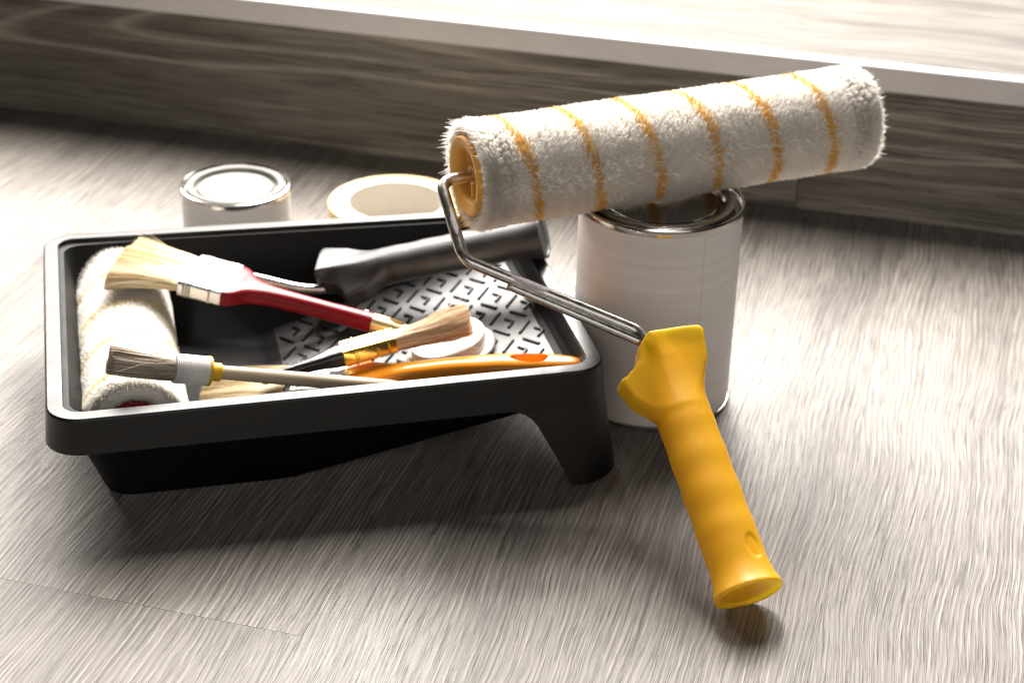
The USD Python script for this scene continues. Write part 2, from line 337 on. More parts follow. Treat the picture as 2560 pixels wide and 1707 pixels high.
for i in range(-3, 4):
    vs = [-.7] + joints[i] + [WALL + .004]
    for a, b in zip(vs[:-1], vs[1:]):
        add_board(floor, 'plank', edges[i + 3] + gap / 2, edges[i + 4] - gap / 2, a + gap / 2, b - gap / 2, -.008, 0.0, f'floor{pi % 3}', V(.37 * pi + .11, 1.3 * pi))
        pi += 1
P, F = plank_mesh(-1.2, 1.0, -.75, WALL + .9, -.03, -.0085)
part(floor, 'underlay', (P[:, :1] * w_dir + P[:, 1:2] * g_dir + P[:, 2:] * V(0, 0, 1), F), 'sub', smooth=False)

plat = Thing('platform', kind='structure')
RJ = .2363 * w_dir[0] + 1.3906 * w_dir[1]
def riser(u0, u1, uvo):
    P, F = plank_mesh(u0, u1, 0, .1108, 0, .010)
    t = trimesh.Trimesh(P, F, process=False); t.unmerge_vertices(); P = t.vertices
    uv = P[:, [1, 0]] + uvo
    W = P[:, :1] * w_dir + (WALL + .010 - P[:, 2:]) * g_dir + P[:, 1:2] * V(0, 0, 1) + V(0, 0, .0004)
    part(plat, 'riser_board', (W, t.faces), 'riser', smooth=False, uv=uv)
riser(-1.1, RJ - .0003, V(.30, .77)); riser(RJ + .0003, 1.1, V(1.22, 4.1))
# white edge trim: rounded nosing profile swept along the edge
tp = [(-.0025, .1115), (-.0025, .1290), (-.0018, .1308), (0.0, .1318), (.0090, .1318), (.0090, .1115)]
rings = [[(u * w_dir + (WALL + d) * g_dir + V(0, 0, z)) for d, z in tp] for u in np.linspace(-1.1, 1.1, 2)]
part(plat, 'edge_trim', loft(rings), 'trim', smooth=50)
for a in ((-1.1, RJ + .40), (RJ + .4002, 1.1)):
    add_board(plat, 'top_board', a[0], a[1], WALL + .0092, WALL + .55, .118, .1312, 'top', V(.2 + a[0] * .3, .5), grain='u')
P, F = plank_mesh(-1.1, 1.1, WALL + .0105, WALL + .56, .0, .1175)
part(plat, 'base', (P[:, :1] * w_dir + P[:, 1:2] * g_dir + P[:, 2:] * V(0, 0, 1), F), 'sub', smooth=False)

# ------------------------------------------------------------------ paint tray
TA = math.radians(13.9107); ex, ey, ez = V(math.cos(TA), math.sin(TA), 0), V(-math.sin(TA), math.cos(TA), 0), V(0, 0, 1)
TO = V(-.2662, .8833, 0)
T2W = lambda x, y, z=0: TO + x * ex + y * ey + V(0, 0, z)
TL, TW0, TW1, TZ, TR = .3363, .2645, .2493, .0751, .020
tray = Thing('paint_tray', 'black plastic roller tray full of brushes, standing on the wood floor', 'paint tray', fr(TO, ex, ey, ez))
Q = lambda off, z, rad=TR: np.column_stack([quad_ring(TL, TW0, TW1, off, rad), np.full(36, z)])
SKZ = .0525
rim_prof = [(.0024, SKZ), (.0003, .0732), (0, .0742), (-.0005, .0748), (-.0012, .0751), (-.0091, .0751), (-.0095, .0749), (-.0097, .0745), (-.0098, .0722),
            (-.0070, .0724), (-.0022, .0724), (.0004, SKZ)]
part(tray, 'rim', loft([Q(o, z) for o, z in rim_prof], closed_loop=True), 'black', smooth=40)
RX0, RZ0, RSL = .150, .007, .26
ramp_z = lambda x: RZ0 + RSL * (x - RX0)
def floor_poly(drop):
    arc = [(.138, .0052), (.144, .0056), (RX0, RZ0 + .0005), (.158, ramp_z(.158))]
    return [(-.1, .005 - drop), (.130, .005 - drop)] + [(x, z - drop) for x, z in arc] + [(.3195, ramp_z(.3195) - drop), (.3235, ramp_z(.3235) + .0012 - drop), (.3262, ramp_z(.3262) + .0045 - drop), (.3280, .064 - drop * .2), (.3280, .12), (-.1, .12)]
def frustum(grow):
    def rr(x0, y0, x1, y1, z, R):
        b = Polygon([(x0 + R, y0 + R), (x1 - R, y0 + R), (x1 - R, y1 - R), (x0 + R, y1 - R)]).buffer(R, quad_segs=7)
        return np.column_stack([np.array(b.exterior.coords)[:-1], np.full(len(b.exterior.coords) - 1, z)])
    top = np.column_stack([quad_ring(TL, TW0, TW1, -.0098 + grow, TR), np.full(36, .0722 if grow > 0 else .085)])
    low = rr(.031 - grow, .033 - grow, TL - .0095 + grow, TW1 - .030 + grow, .0008 if grow > 0 else .005, .018)
    return hull_of([top, low])
inner = frustum(0) ^ extrude_y(floor_poly(0), -.1, .5)
outer = frustum(.002) ^ extrude_y([(x, max(z, -.1)) for x, z in floor_poly(.0035)], -.1, .5)
part(tray, 'basin', outer - inner, 'basin', smooth=28)
ramp_s = frustum(-.0002) ^ extrude_y([(.1525, ramp_z(.1525) - .001), (.3193, ramp_z(.3193) - .001), (.3193, ramp_z(.3193) + .0003), (.1525, ramp_z(.1525) + .0003)], -.1, .5)
part(tray, 'ramp', ramp_s, 'ramp', smooth=28)
# the two legs under the right end, continuing the skirt
so = hull_of([Q(.0024, SKZ - .0002), Q(.0112, 0)]); si = hull_of([Q(.0002, SKZ + .01), Q(.0098, -.01)])
leg_ring = so - si
def leg_cut():
    poly = [(.2700, SKZ + .001), (.2780, .0515), (.2830, .0495), (.2870, .0465), (.2905, .0420), (.3130, .0), (.3235, -.02), (.5, -.02), (.5, SKZ + .001)]
    return extrude_y(poly, -.1, .5)
legs = leg_ring ^ leg_cut()
yc = [( .055, -.02), (.055, .0), (.068, .040), (.072, .046), (.080, .050), (.090, .0515), (.165, .0515), (.175, .050), (.183, .046), (.187, .040), (.200, 0), (.2, -.02)]
tt = trimesh.creation.extrude_polygon(Polygon(yc), .2, engine='earcut'); vv = tt.vertices.copy(); tt.vertices = np.stack([vv[:, 2] + .312, vv[:, 0], vv[:, 1]], 1)
legs = legs - man(tt)
pieces = [x for x in legs.decompose() if x.volume() > 1e-8]
if len(pieces) == 1:
    half = m3.Manifold.cube([1, .5, 1]).translate([-.2, -.5 + .13, -.5]); pieces = [legs ^ half, legs - half]
for x in pieces: part(tray, 'leg', x, 'black', smooth=35)
# grip ribs on the ramp
rs = math.atan(RSL); rX, rY, rZ = V(math.cos(rs), 0, math.sin(rs)), V(0, 1, 0), V(-math.sin(rs), 0, math.cos(rs))
def rib_bar(c, d, ln, wd=.0019, ht=.0017):
    d = unit(d - rZ * (d @ rZ)); s = np.cross(rZ, d); P = []
    for k, (z, q) in enumerate(((-.0006, 1.0), (ht * .7, .92), (ht, .62))):
        for a, b in ((-1, -1), (1, -1), (1, 1), (-1, 1)):
            P.append(c + d * a * (ln / 2 - (1 - q) * wd * .5) + s * b * wd / 2 * q + rZ * z)
    return m3.Manifold.hull_points(np.array(P))
for k in range(0, 11):
    for mrow in range(-8, 4):
        for half in (0, .5):
            kk, mm = k + half, mrow + half
            x, y = .1600 + .0151 * kk + .0002 * mm, .1974 - .0026 * kk + .0200 * mm
            lo, hi = .036 - .02 * (x - .15) / .17, TW0 - (TW0 - TW1) * x / TL - .036 + .02 * (x - .15) / .17
            if not (lo + .006 < y < hi - .006) or x > .3215: continue
            c = V(x, y, ramp_z(x))
            dA, dB = V(.0043, -.0070, 0), V(.0045, .0055, 0)
            if half == 0:
                d = dA if (k + mrow) % 2 == 0 else dB
                part(tray, 'rib', rib_bar(c, V(d[0], d[1], RSL * d[0]), .0152), 'black', smooth=False)
            elif (k + mrow) % 2 == 0:
                ap = c + V(.0024, 0, RSL * .0024)
                a1, a2 = ap + V(-dA[0] / 2, -dA[1] / 2, -RSL * dA[0] / 2), ap + V(-dB[0] / 2, -dB[1] / 2, -RSL * dB[0] / 2)
                da, db = (ap - a1), (ap - a2)
                part(tray, 'rib', rib_bar(a1, da, .0075) + rib_bar(a2, db, .0075), 'black', smooth=False)

# ------------------------------------------------------------------ cans, tape, jar lid
def can(name, label, loc, R, Hh, seed, spin=0.0, lid_mat='lid_tin'):
    t = Thing(name, label, 'paint can', fr(V(*loc), V(math.cos(spin), math.sin(spin), 0), V(-math.sin(spin), math.cos(spin), 0), ez))
    lab = R - .0007
    part(t, 'body', lathe([(R - .0012, .0030), (lab, .0045), (lab, Hh - .0070), (R - .0012, Hh - .0058)], 96), 'white_label', smooth=30)
    part(t, 'bottom_seam', lathe([(R - .004, .0006), (R - .0010, 0), (R + .0001, .0008), (R + .0001, .0026), (R - .0009, .0032), (R - .004, .0030), (R - .004, .0006)], 96), 'tin', smooth=40)
    s = R / .054
    part(t, 'top_seam', lathe([(R - .0014, Hh - .0060), (R + .0001, Hh - .0052), (R + .0002, Hh - .0022), (R - .0004, Hh - .0008), (R - .0014, Hh - .0004), (R - .0024, Hh - .0012),
                               (R - .0032, Hh - .0040), (R - .0050 * s, Hh - .0046), (R - .0085, Hh - .0046), (R - .0085, Hh - .0066), (R - .0014, Hh - .0066), (R - .0014, Hh - .0060)], 96), 'tin', smooth=40)
    Rl = R - .0066 * s; z = Hh
    prof = [(Rl - .0035, z - .0055), (Rl - .0006, z - .0040), (Rl + .0004, z - .0022), (Rl, z - .0008), (Rl - .0012, z - .0002), (Rl - .0040 * s, z - .0003), (Rl - .0058 * s, z - .0012), (Rl - .0068 * s, z - .0050), (Rl - .0078 * s, z - .0062),
            (Rl - .0092 * s, z - .0060), (Rl - .0102 * s, z - .0038), (Rl - .0112 * s, z - .0030), (Rl - .0124 * s, z - .0036), (Rl - .0200 * s, z - .0040), (.004, z - .0040)]
    part(t, 'lid', lathe(prof, 96), lid_mat, smooth=40)
    return t
big = can('paint_can', 'tall white paint can propping up the white roller, right of the tray', (.0948, 1.0705, 0), .054, .1446, 1)
# overlapped seam of the paper label
a0 = math.radians(-62); th = np.linspace(a0, a0 + .16, 8)
rg = [np.array([[(.0537 + d) * math.cos(t), (.0537 + d) * math.sin(t), z] for t in th] + [[(.0530) * math.cos(t), .0530 * math.sin(t), z] for t in th[::-1]]) for z, d in ((.0050, 0), (.1372, 0))]
part(big, 'label_overlap', loft(rg), 'white_label', smooth=30)
can('paint_can', 'small white paint can standing behind the black tray', (-.2166, 1.2783, 0), .0425, .0588, 2, lid_mat='lid_enamel')

t = Thing('masking_tape', 'roll of cream masking tape lying flat behind the tray', 'tape', fr(V(-.0950, 1.3170, 0), V(1, 0, 0), V(0, 1, 0), ez))
part(t, 'tape_layers', lathe([(.0405, .0004), (.0540, .0), (.0545, .0006), (.0546, .0292), (.0541, .0299), (.0408, .0299), (.0405, .0294), (.0405, .0004)], 96), 'tape', smooth=35)
part(t, 'core', lathe([(.0383, .0), (.0402, .0), (.0402, .0300), (.0383, .0300), (.0383, .0)], 96), 'card', smooth=35)

dx, dy = .2600, .1085
dm = np.eye(4); dm[:3, :3] = np.stack([ex * math.cos(rs) + ez * math.sin(rs), ey, -ex * math.sin(rs) + ez * math.cos(rs)], 1)
dm[:3, 3] = T2W(dx, dy, ramp_z(dx)) + dm[:3, 2] * .0022
t = Thing('jar_lid', 'round white lid lying on the tray ramp under the tan bristles', 'lid', dm)
part(t, 'cap', lathe([(.0252, .0036), (.0258, .0062), (.0257, .0108), (.0250, .0118), (.0238, .0122), (.001, .0124)], 80), 'lid_white', smooth=35)
part(t, 'flange', lathe([(.020, .0002), (.0290, .0), (.0298, .0008), (.0298, .0026), (.0290, .0034), (.0254, .0036), (.020, .0034), (.020, .0002)], 80), 'lid_white', smooth=35)
part(t, 'steel_ring', lathe([(.0296, .0008), (.0302, .0004), (.0306, .0012), (.0302, .0020), (.0296, .0017), (.0296, .0008)], 80), 'tin', smooth=60)

# ------------------------------------------------------------------ fleece sleeves
def nap(parent, L, R0, R1, n, mat, mat2, pitch, hand, phase, lean, stripe_w, clump, fray=1.0, wid=.00025, seed=1, rc=.0258):
    """Tufted pile on a cylinder along +x (0..L); R0 base, R1 tip radius. Returns nothing; adds nap and nap_stripe."""
    g = np.random.default_rng(seed)
    x = g.uniform(0, L, n); a = g.uniform(0, 2 * np.pi, n)
    ne = n // 11
    x[:ne] = g.uniform(0, .007, ne); x[ne:2 * ne] = L - g.uniform(0, .007, ne)
    x[2 * ne:3 * ne] = g.uniform(.004, .016, ne); x[3 * ne:4 * ne] = L - g.uniform(.004, .016, ne)
    # tufts: every strand leans towards its nearest tuft centre
    nc = int(L * 2 * np.pi * R1 / clump ** 2); cx = g.uniform(-.002, L + .002, nc); ca = g.uniform(0, 2 * np.pi, nc)
    from scipy.spatial import cKDTree
    tree = cKDTree(np.column_stack([cx, R1 * np.cos(ca), R1 * np.sin(ca)]))
    _, idx = tree.query(np.column_stack([x, R1 * np.cos(a), R1 * np.sin(a)]))
    tx, ta = cx[idx], ca[idx]
    da = (ta - a + np.pi) % (2 * np.pi) - np.pi
    hh = (R1 - R0) * (.74 + .44 * meshkit.noise(np.column_stack([x, R1 * np.cos(a), R1 * np.sin(a)]) / .013, seed) + g.normal(0, .05, n))
    lf = meshkit.noise(np.column_stack([x, R1 * np.cos(a), R1 * np.sin(a)]) / .022, seed + 5) - .5
    lx = lean[0] * hh + (tx - x) * .42 + lf * .0042; la = (lean[1] * hh + lf * .0030) / R1 + da * .42
    e0 = np.clip(1 - x / .009, 0, 1); e1 = np.clip(1 - (L - x) / .009, 0, 1)
    lx += (-e0 ** 1.5 * (.0038 + g.exponential(.0013, n)) + e1 ** 1.5 * (.0028 + g.exponential(.0008, n))) * fray
    hh *= 1 - .35 * (e0 ** 2 + e1 ** 2)
    j = g.normal(0, .00035, (n, 3)) * (1 + 3.5 * e0 + 2 * e1)[:, None]
    pts = []
    for s in (0, .4, .75, 1.0):
        rr_ = R0 + hh * (s - .12 * s * s); xx = x + lx * s ** 1.5; aa = a + la * s ** 1.5
        pts.append(np.column_stack([xx, rr_ * np.cos(aa), rr_ * np.sin(aa)]) + j * s)
    pts = np.stack(pts, 1)
    tone = np.clip(.5 + g.normal(0, .25, n), 0, 1)
    ph = ((x / pitch + hand * a / (2 * np.pi) + phase) % 1.0) * pitch
    wob = .0030 * (meshkit.noise(np.column_stack([x * 300, a * 7, a * 0]), seed + 9) - .5) + g.normal(0, .0009, n)
    st = (np.abs(ph - pitch / 2 + wob) < stripe_w / 2) & (x < L - .014)
    w = V(1.0, 1.0, .85, .45) * wid
    # pile curling over the cut ends
    m = int(n * .07); ends = []
    for sgn, xe in ((-1, .0006), (1, L - .0006)):
        r0_ = R0 - (R0 - rc) * g.random(m) ** 1.3; a2 = g.uniform(0, 2 * np.pi, m); k2 = (.0035 + .003 * g.random(m)) * fray; j2 = g.normal(0, .0009, (m, 3))
        E_ = [np.column_stack([np.full(m, xe) + sgn * k2 * (s - .35 * s * s), (r0_ + .0022 * s ** 1.6) * np.cos(a2), (r0_ + .0022 * s ** 1.6) * np.sin(a2)]) + j2 * s for s in (0, .4, .75, 1.0)]
        ends.append(np.stack(E_, 1))
    pts = np.vstack([pts] + ends); st = np.r_[st, np.zeros(2 * m, bool)]; tone = np.r_[tone, g.uniform(.2, .9, 2 * m)]
    curves(parent, 'nap', pts[~st], w, mat, tone[~st])
    ps = pts[st].copy()
    curves(parent, 'nap_stripe', ps, w * 1.1, mat2, tone[st])

# ------------------------------------------------------------------ roller 1: propped on the can
A0, A1 = V(-.0268, 1.0264, .1748), V(.2241, 1.1329, .1785)
RL = np.linalg.norm(A1 - A0); rx = unit(A1 - A0)
fn = unit(V(.1973, -.4937, .847))                                     # normal of the frame's plane, towards the camera
fd, fwid = V(.2923, -.7961, -.5299), V(.9359, .3521, -.0128)          # handle direction, across it
fy = unit(np.cross(fn, rx)); fz = np.cross(rx, fy)
roller = Thing('paint_roller', 'white fleece roller with yellow handle, leaning from the can to the floor', 'paint roller', fr(A0, rx, fy, fz))
fab = lathe([(.0200, .0), (.0305, .0008), (.0305, RL - .0008), (.0200, RL), (.0200, .0)], 64)
fab = rot_to(fab, V(0, 0, 0), V(0, 1, 0), V(0, 0, 1), V(1, 0, 0))
sl = part(roller, 'sleeve', fab, 'fleece', smooth=40)
nap(sl, RL, .0303, .0350, 150000, 'nap', 'nap_yellow', .0418, -1, .20, (.10, -.3), .0054, .0034, seed=11)
# end cap: dished ring with spokes and hub
capm = lathe([(.0252, -.0035), (.0252, -.0052), (.0243, -.0060), (.0225, -.0060), (.0190, -.0050), (.0168, -.0038), (.0160, -.0015), (.0150, .0120), (.0135, .0120), (.0150, .0020), (.0200, .0005), (.0252, -.0035)], 64)
capm = rot_to(capm, V(0, 0, 0), V(0, 1, 0), V(0, 0, 1), V(1, 0, 0))
cp = part(roller, 'end_cap', capm, 'cap', smooth=40)
back = rot_to(lathe([(.001, .0105), (.0149, .0105), (.0149, .0118), (.001, .0118)], 40), V(0, 0, 0), V(0, 1, 0), V(0, 0, 1), V(1, 0, 0))
part(cp, 'back_plate', back, 'cap', smooth=40)
part(cp, 'hub', rot_to(lathe([(.0042, -.001), (.0062, -.001), (.0068, .0100), (.0042, .0100), (.0042, -.001)], 40), V(0, 0, 0), V(0, 1, 0), V(0, 0, 1), V(1, 0, 0)), 'cap', smooth=40)
for k in range(5):
    a = k * 2 * math.pi / 5 + .4; b = trimesh.creation.box([.010, .0100, .0014]); b.apply_translation([.0045, .0105, 0])
    b.apply_transform(trimesh.transformations.rotation_matrix(a, [1, 0, 0])); part(cp, 'spoke', b, 'cap', smooth=False)
# wire frame
C1, C2, C3, C4 = V(-.0462, 1.0180, .1737), V(-.0300, .9712, .1432), V(.0745, .9522, .1080), V(.0868, .9395, .0985)
path = fillet([A0 + rx * .040, C1, C2, C3, C4], [.0085, .013, .011], 12)
dense = [path[0]]
for a, b in zip(path[:-1], path[1:]):
    k = max(1, int(np.linalg.norm(b - a) / .004)); dense += [a + (b - a) * i / k for i in range(1, k + 1)]
dense = np.array(dense)
wire = part(roller, 'wire_frame', tube(dense, .0037, 22), 'chrome', smooth=60, world=True)
wd = unit(C3 - C2); wn = unit(np.cross(fn, wd)); wn = wn if wn[1] < 0 else -wn
s0, s1 = C2 + wd * .030 + wn * .0050 - fn * .0006, C3 + wd * .0035 + wn * .0058 - fn * .0010
part(wire, 'wire_tail', tube(np.array([s0 + wd * .001 * 0, s0 + (s1 - s0) * .05, s0 + (s1 - s0) * .5, s1]), [.0014, .0026, .0028, .0028], 16), 'chrome', smooth=60, world=True)
part(wire, 'rusty_end', tube(np.array([s1, s1 + wd * .0022 + wn * .0004]), [.0028, .0024], 16), 'rust', smooth=60, world=True)

# the moulded handle, in its own plane (x along the handle, y across, z towards the viewer), millimetres from the neck
def surface_net(f, lo, hi, h):
    """Triangle mesh of f < 0 by naive surface nets."""
    ax = [np.arange(l, u + h, h) for l, u in zip(lo, hi)]
    G = np.stack(np.meshgrid(*ax, indexing='ij'), -1); D = f(G); n = np.array(D.shape)
    ins = D < 0; cnt = np.zeros(n - 1); acc = np.zeros((*(n - 1), 3)); off = [np.array(o) for o in np.ndindex(2, 2, 2)]
    sl = lambda o: tuple(slice(o[k], n[k] - 1 + o[k]) for k in range(3))
    for i, o in enumerate(off):
        for q in off[i + 1:]:
            if np.abs(o - q).sum() != 1: continue
            d0, d1 = D[sl(o)], D[sl(q)]; m = (d0 < 0) != (d1 < 0); t = np.where(m, d0 / np.where(m, d0 - d1, 1), 0)
            cnt += m; acc += m[..., None] * (o + t[..., None] * (q - o))
    act = cnt > 0; idx = -np.ones(n - 1, int); idx[act] = np.arange(act.sum())
    v = np.array(lo) + h * (np.argwhere(act) + acc[act] / cnt[act][:, None]); F = []
    for k in range(3):
        a_, b_ = (k + 1) % 3, (k + 2) % 3
        s0 = [slice(1, n[j] - 1) for j in range(3)]; s0[k] = slice(0, n[k] - 1); s1 = list(s0); s1[k] = slice(1, n[k])
        c0, c1 = ins[tuple(s0)], ins[tuple(s1)]
        P = np.argwhere(c0 != c1); st = np.array([0 if j == k else 1 for j in range(3)]); P = P + st
        flip = ~c0[c0 != c1]
        ea, eb = np.eye(3, dtype=int)[a_], np.eye(3, dtype=int)[b_]
        q = [idx[tuple((P - d).T)] for d in (ea + eb, eb, 0 * ea, ea)]
        Q_ = np.stack(q, 1); Q_[flip] = Q_[flip][:, ::-1]; F.append(Q_)
    F = np.vstack(F); return trimesh.Trimesh(v, np.vstack([F[:, [0, 1, 2]], F[:, [0, 2, 3]]]), process=False)
def poly_sd(P, x, y):
    P = np.asarray(P, float); d = np.full(x.shape, 1e9); s = np.ones(x.shape)
    for i in range(len(P)):
        a, b = P[i], P[i - 1]; e = b - a; wx, wy = x - a[0], y - a[1]; t = np.clip((wx * e[0] + wy * e[1]) / (e @ e), 0, 1)
        d = np.minimum(d, (wx - e[0] * t) ** 2 + (wy - e[1] * t) ** 2)
        c = np.stack([y >= a[1], y < b[1], e[0] * wy > e[1] * wx]); s = np.where(c.all(0) | (~c).all(0), -s, s)
    return s * np.sqrt(d)
def handle_solid():
    def smin(a, b, k): h = np.clip(.5 + .5 * (b - a) / k, 0, 1); return b + (a - b) * h - k * h * (1 - h)
    def ext(d2, z, zc, half, r): a, b = d2 + r, np.abs(z - zc) - half + r; return np.minimum(np.maximum(a, b), 0) + np.hypot(np.maximum(a, 0), np.maximum(b, 0)) - r
    block = [(-43.0, -9.5), (-43.5, 13.2), (-42.6, 24.0), (-39.5, 25.8), (-32, 24.9), (-22.6, 23.2), (-15, 18.5), (-6, 12.0), (2, 6), (3, -4), (-8, -4.5), (-24, -5.5), (-38, -8.4), (-42, -10.2)]
    flange = [(-45.5, -2), (-44.2, -8.8), (-39.5, -13.4), (-33, -16.0), (-30.5, -16.4), (-28.6, -19.0), (-26.6, -19.9), (-25.8, -22.6), (-24.2, -23.8), (-23.4, -28.2), (-21.5, -28.4), (-16.6, -27.3), (-7.7, -25.2), (-1, -21.2), (4, -17), (8, -8), (4, 4), (-20, 4)]
    def f(G):
        x, y, z = G[..., 0], G[..., 1], G[..., 2]
        b = 1 + .014 * np.cos(2 * np.pi * (x - 14) / 23.5) * np.clip((x - 8) / 8, 0, 1) * np.clip((94 - x) / 8, 0, 1)
        fl = np.clip((x - 104) / 17, 0, 1.2) ** 2
        tp = np.clip((6 - x) / 30, 0, 1)
        ry, rz = 16.7 * b + .6 * x / 121 + 2.6 * fl - 4.5 * tp, 13.8 * b + 1.2 * x / 121 + 3.4 * fl - 7.5 * tp
        q = (np.abs(y / ry) ** 2.15 + np.abs(z / rz) ** 2.15) ** (1 / 2.15)
        g = (q - 1) * np.minimum(ry, rz); ends = np.maximum(-26 - x, x - 123.4)
        R_ = 1.6; g = np.minimum(np.maximum(g + R_, ends + R_), 0) + np.hypot(np.maximum(g + R_, 0), np.maximum(ends + R_, 0)) - R_
        bl = ext(poly_sd(block, x, y), z, 12.5 - .32 * (x + 43), 2.6 + .10 * np.clip(x + 43, 0, 50), 1.8)
        fz_ = 3.5 - .62 * np.clip(-y - 6.5, 0, 30)
        flg = ext(poly_sd(flange, x, y), z, fz_, 6.0 + .05 * np.clip(-y - 8, 0, 30), 1.6)
        d = smin(smin(bl, g, 13.0), flg, 6.0)
        e = np.sqrt(((x - 100) / 7.6) ** 2 + ((y - 6.6) / 4.1) ** 2)
        d = d + np.where(z > 0, .95 * np.clip((1.06 - e) / .14, 0, 1), 0)
        qq = (np.abs(y / (ry * .845)) ** 2.1 + np.abs(z / (rz * .83)) ** 2.1) ** (1 / 2.1)
        dish = np.maximum((qq - 1) * 14, 121.4 - x)
        return np.maximum(d, -dish)
    t = surface_net(f, (-51, -34, -26), (128, 32, 22), 1.05)
    trimesh.smoothing.filter_taubin(t, lamb=.5, nu=.52, iterations=6)
    if t.volume < 0: t.invert()
    t.apply_scale(.001)
    return t
HS = handle_solid()
NK = V(.099, .9145, .080)
hm = tm(HS).copy(); hm.apply_transform(fr(NK, fd, fwid, fn))
part(roller, 'handle', hm, 'yellow', smooth=True, world=True)

# ------------------------------------------------------------------ roller 2: sleeve in the well, charcoal handle on the rim
S0, S1 = T2W(.0505, .0550, .0365), T2W(.0490, .2560, .0365)
SLn = np.linalg.norm(S1 - S0); sx_, sy_, sz_ = axis_frame(S0, S1)
r2 = Thing('paint_roller', 'white roller lying in the tray well, charcoal handle over the rim', 'paint roller', fr(S0, sx_, sy_, sz_))
fab = rot_to(lathe([(.0160, .0020), (.0185, -.0010), (.0220, -.0022), (.0262, -.0010), (.0288, .0014), (.0300, .0050), (.0300, SLn - .0008), (.0160, SLn), (.0160, .0020)], 56), V(0, 0, 0), V(0, 1, 0), V(0, 0, 1), V(1, 0, 0))
sl2 = part(r2, 'sleeve', fab, 'fleece', smooth=40)
nap(sl2, SLn, .0298, .0335, 100000, 'nap', 'nap_pale', .046, -1, .40, (-.05, .2), .0040, .0022, fray=.8, seed=21, rc=.0165)
part(r2, 'end_cap', rot_to(lathe([(.001, -.0015), (.0145, -.0015), (.0158, -.0008), (.0160, .006), (.001, .006)], 48), V(0, 0, 0), V(0, 1, 0), V(0, 0, 1), V(1, 0, 0)), 'red_cap', smooth=40)
hb0, hb1 = T2W(.2260, .2010, .0590), T2W(.3340, .1640, .0915)
bd = unit(hb1 - hb0); bn = unit(V(0, -.12, 1)); bn = unit(bn - bd * (bn @ bd)); bw = np.cross(bn, bd)
hm = tm(HS).copy(); hm.apply_scale([.98, .86, .86]); hm.apply_transform(fr(hb0, bd, bw, bn))
part(r2, 'handle', hm, 'grey_rubber', smooth=True, world=True)
pw = [S1 - sx_ * .02, S1 + sx_ * .004, T2W(.066, .2500, .047), T2W(.110, .2310, .052), T2W(.1430, .2180, .0500), T2W(.1740, .2080, .0440), hb0 - bd * .020 - bw * .004 - bn * .006, hb0 - bd * .002 - bn * .002]
part(r2, 'wire_frame', tube(spline(pw, 80), .0036, 18), 'chrome', smooth=60, world=True)

# ------------------------------------------------------------------ brushes
def bristles(parent, n, w, t, L, x0, mat, sgn=-1, splay=1.25, tsplay=1.1, bend=(0, 0), tipcut=0.0, wid=.00026, seed=1, jit=.06, dark=None, oval=2.6, stray=.01, ragged=.04):
    """Strands from the ferrule mouth at x0 going in sgn*x; w across y, t along z at the root."""
    g = np.random.default_rng(seed)
    y = g.uniform(-1, 1, 4 * n); z = g.uniform(-1, 1, 4 * n); ok = (np.abs(y) ** oval + np.abs(z) ** oval) < 1
    y, z = y[ok][:n], z[ok][:n]; n = len(y)
    shell = g.random(n) < .35; k = np.maximum((np.abs(y) ** oval + np.abs(z) ** oval) ** (1 / oval), 1e-3)
    y[shell] /= k[shell]; z[shell] /= k[shell]
    ln = L * (1 - ragged * g.random(n) ** 2 - tipcut * (z + 1) / 2) * (1 - .05 * (np.abs(y) ** 2))
    # strands gather in locks
    lock = meshkit.noise(np.column_stack([y * 7, z * 3.5, y * 0]), seed) - .5; lock2 = meshkit.noise(np.column_stack([y * 7, z * 3.5, y * 0 + 9]), seed) - .5
    dy = (g.normal(0, jit, n) * .4 + lock * .16) * L * .5; dz = (g.normal(0, jit, n) * .4 + lock2 * .16) * L * .35
    s_ = g.random(n) < stray; dy[s_] += g.normal(0, .10, s_.sum()) * L; dz[s_] += g.normal(0, .07, s_.sum()) * L
    pts = []
    for s in (-.12, 0, .2, .4, .6, .8, 1.0):
        q = max(s, 0); e = q ** 1.2
        wob = np.where(s_, np.sin(q * 5 + y * 9) * .0016 * q, 0)
        pts.append(np.column_stack([x0 + sgn * s * ln, y * w / 2 * (1 + (splay - 1) * e) + dy * q ** 1.6 + bend[0] * q * q + wob, z * t / 2 * (1 + (tsplay - 1) * e) + dz * q ** 1.6 + bend[1] * q * q + wob]))
    pts = np.stack(pts, 1)
    tone = np.clip(.55 + .9 * (meshkit.noise(np.column_stack([y * 9, z * 5, y * 0 + 3]), seed) - .5) + g.normal(0, .42, n), 0, 1)
    return curves(parent, 'bristles', pts, V(1, 1, 1, 1, .95, .8, .4) * wid, mat, tone)
def sect(x, a, b, e, n=40, cz=0, cy=0):
    return np.column_stack([np.full(n, x), superellipse(a, b, e, n) + V(cy, cz)])
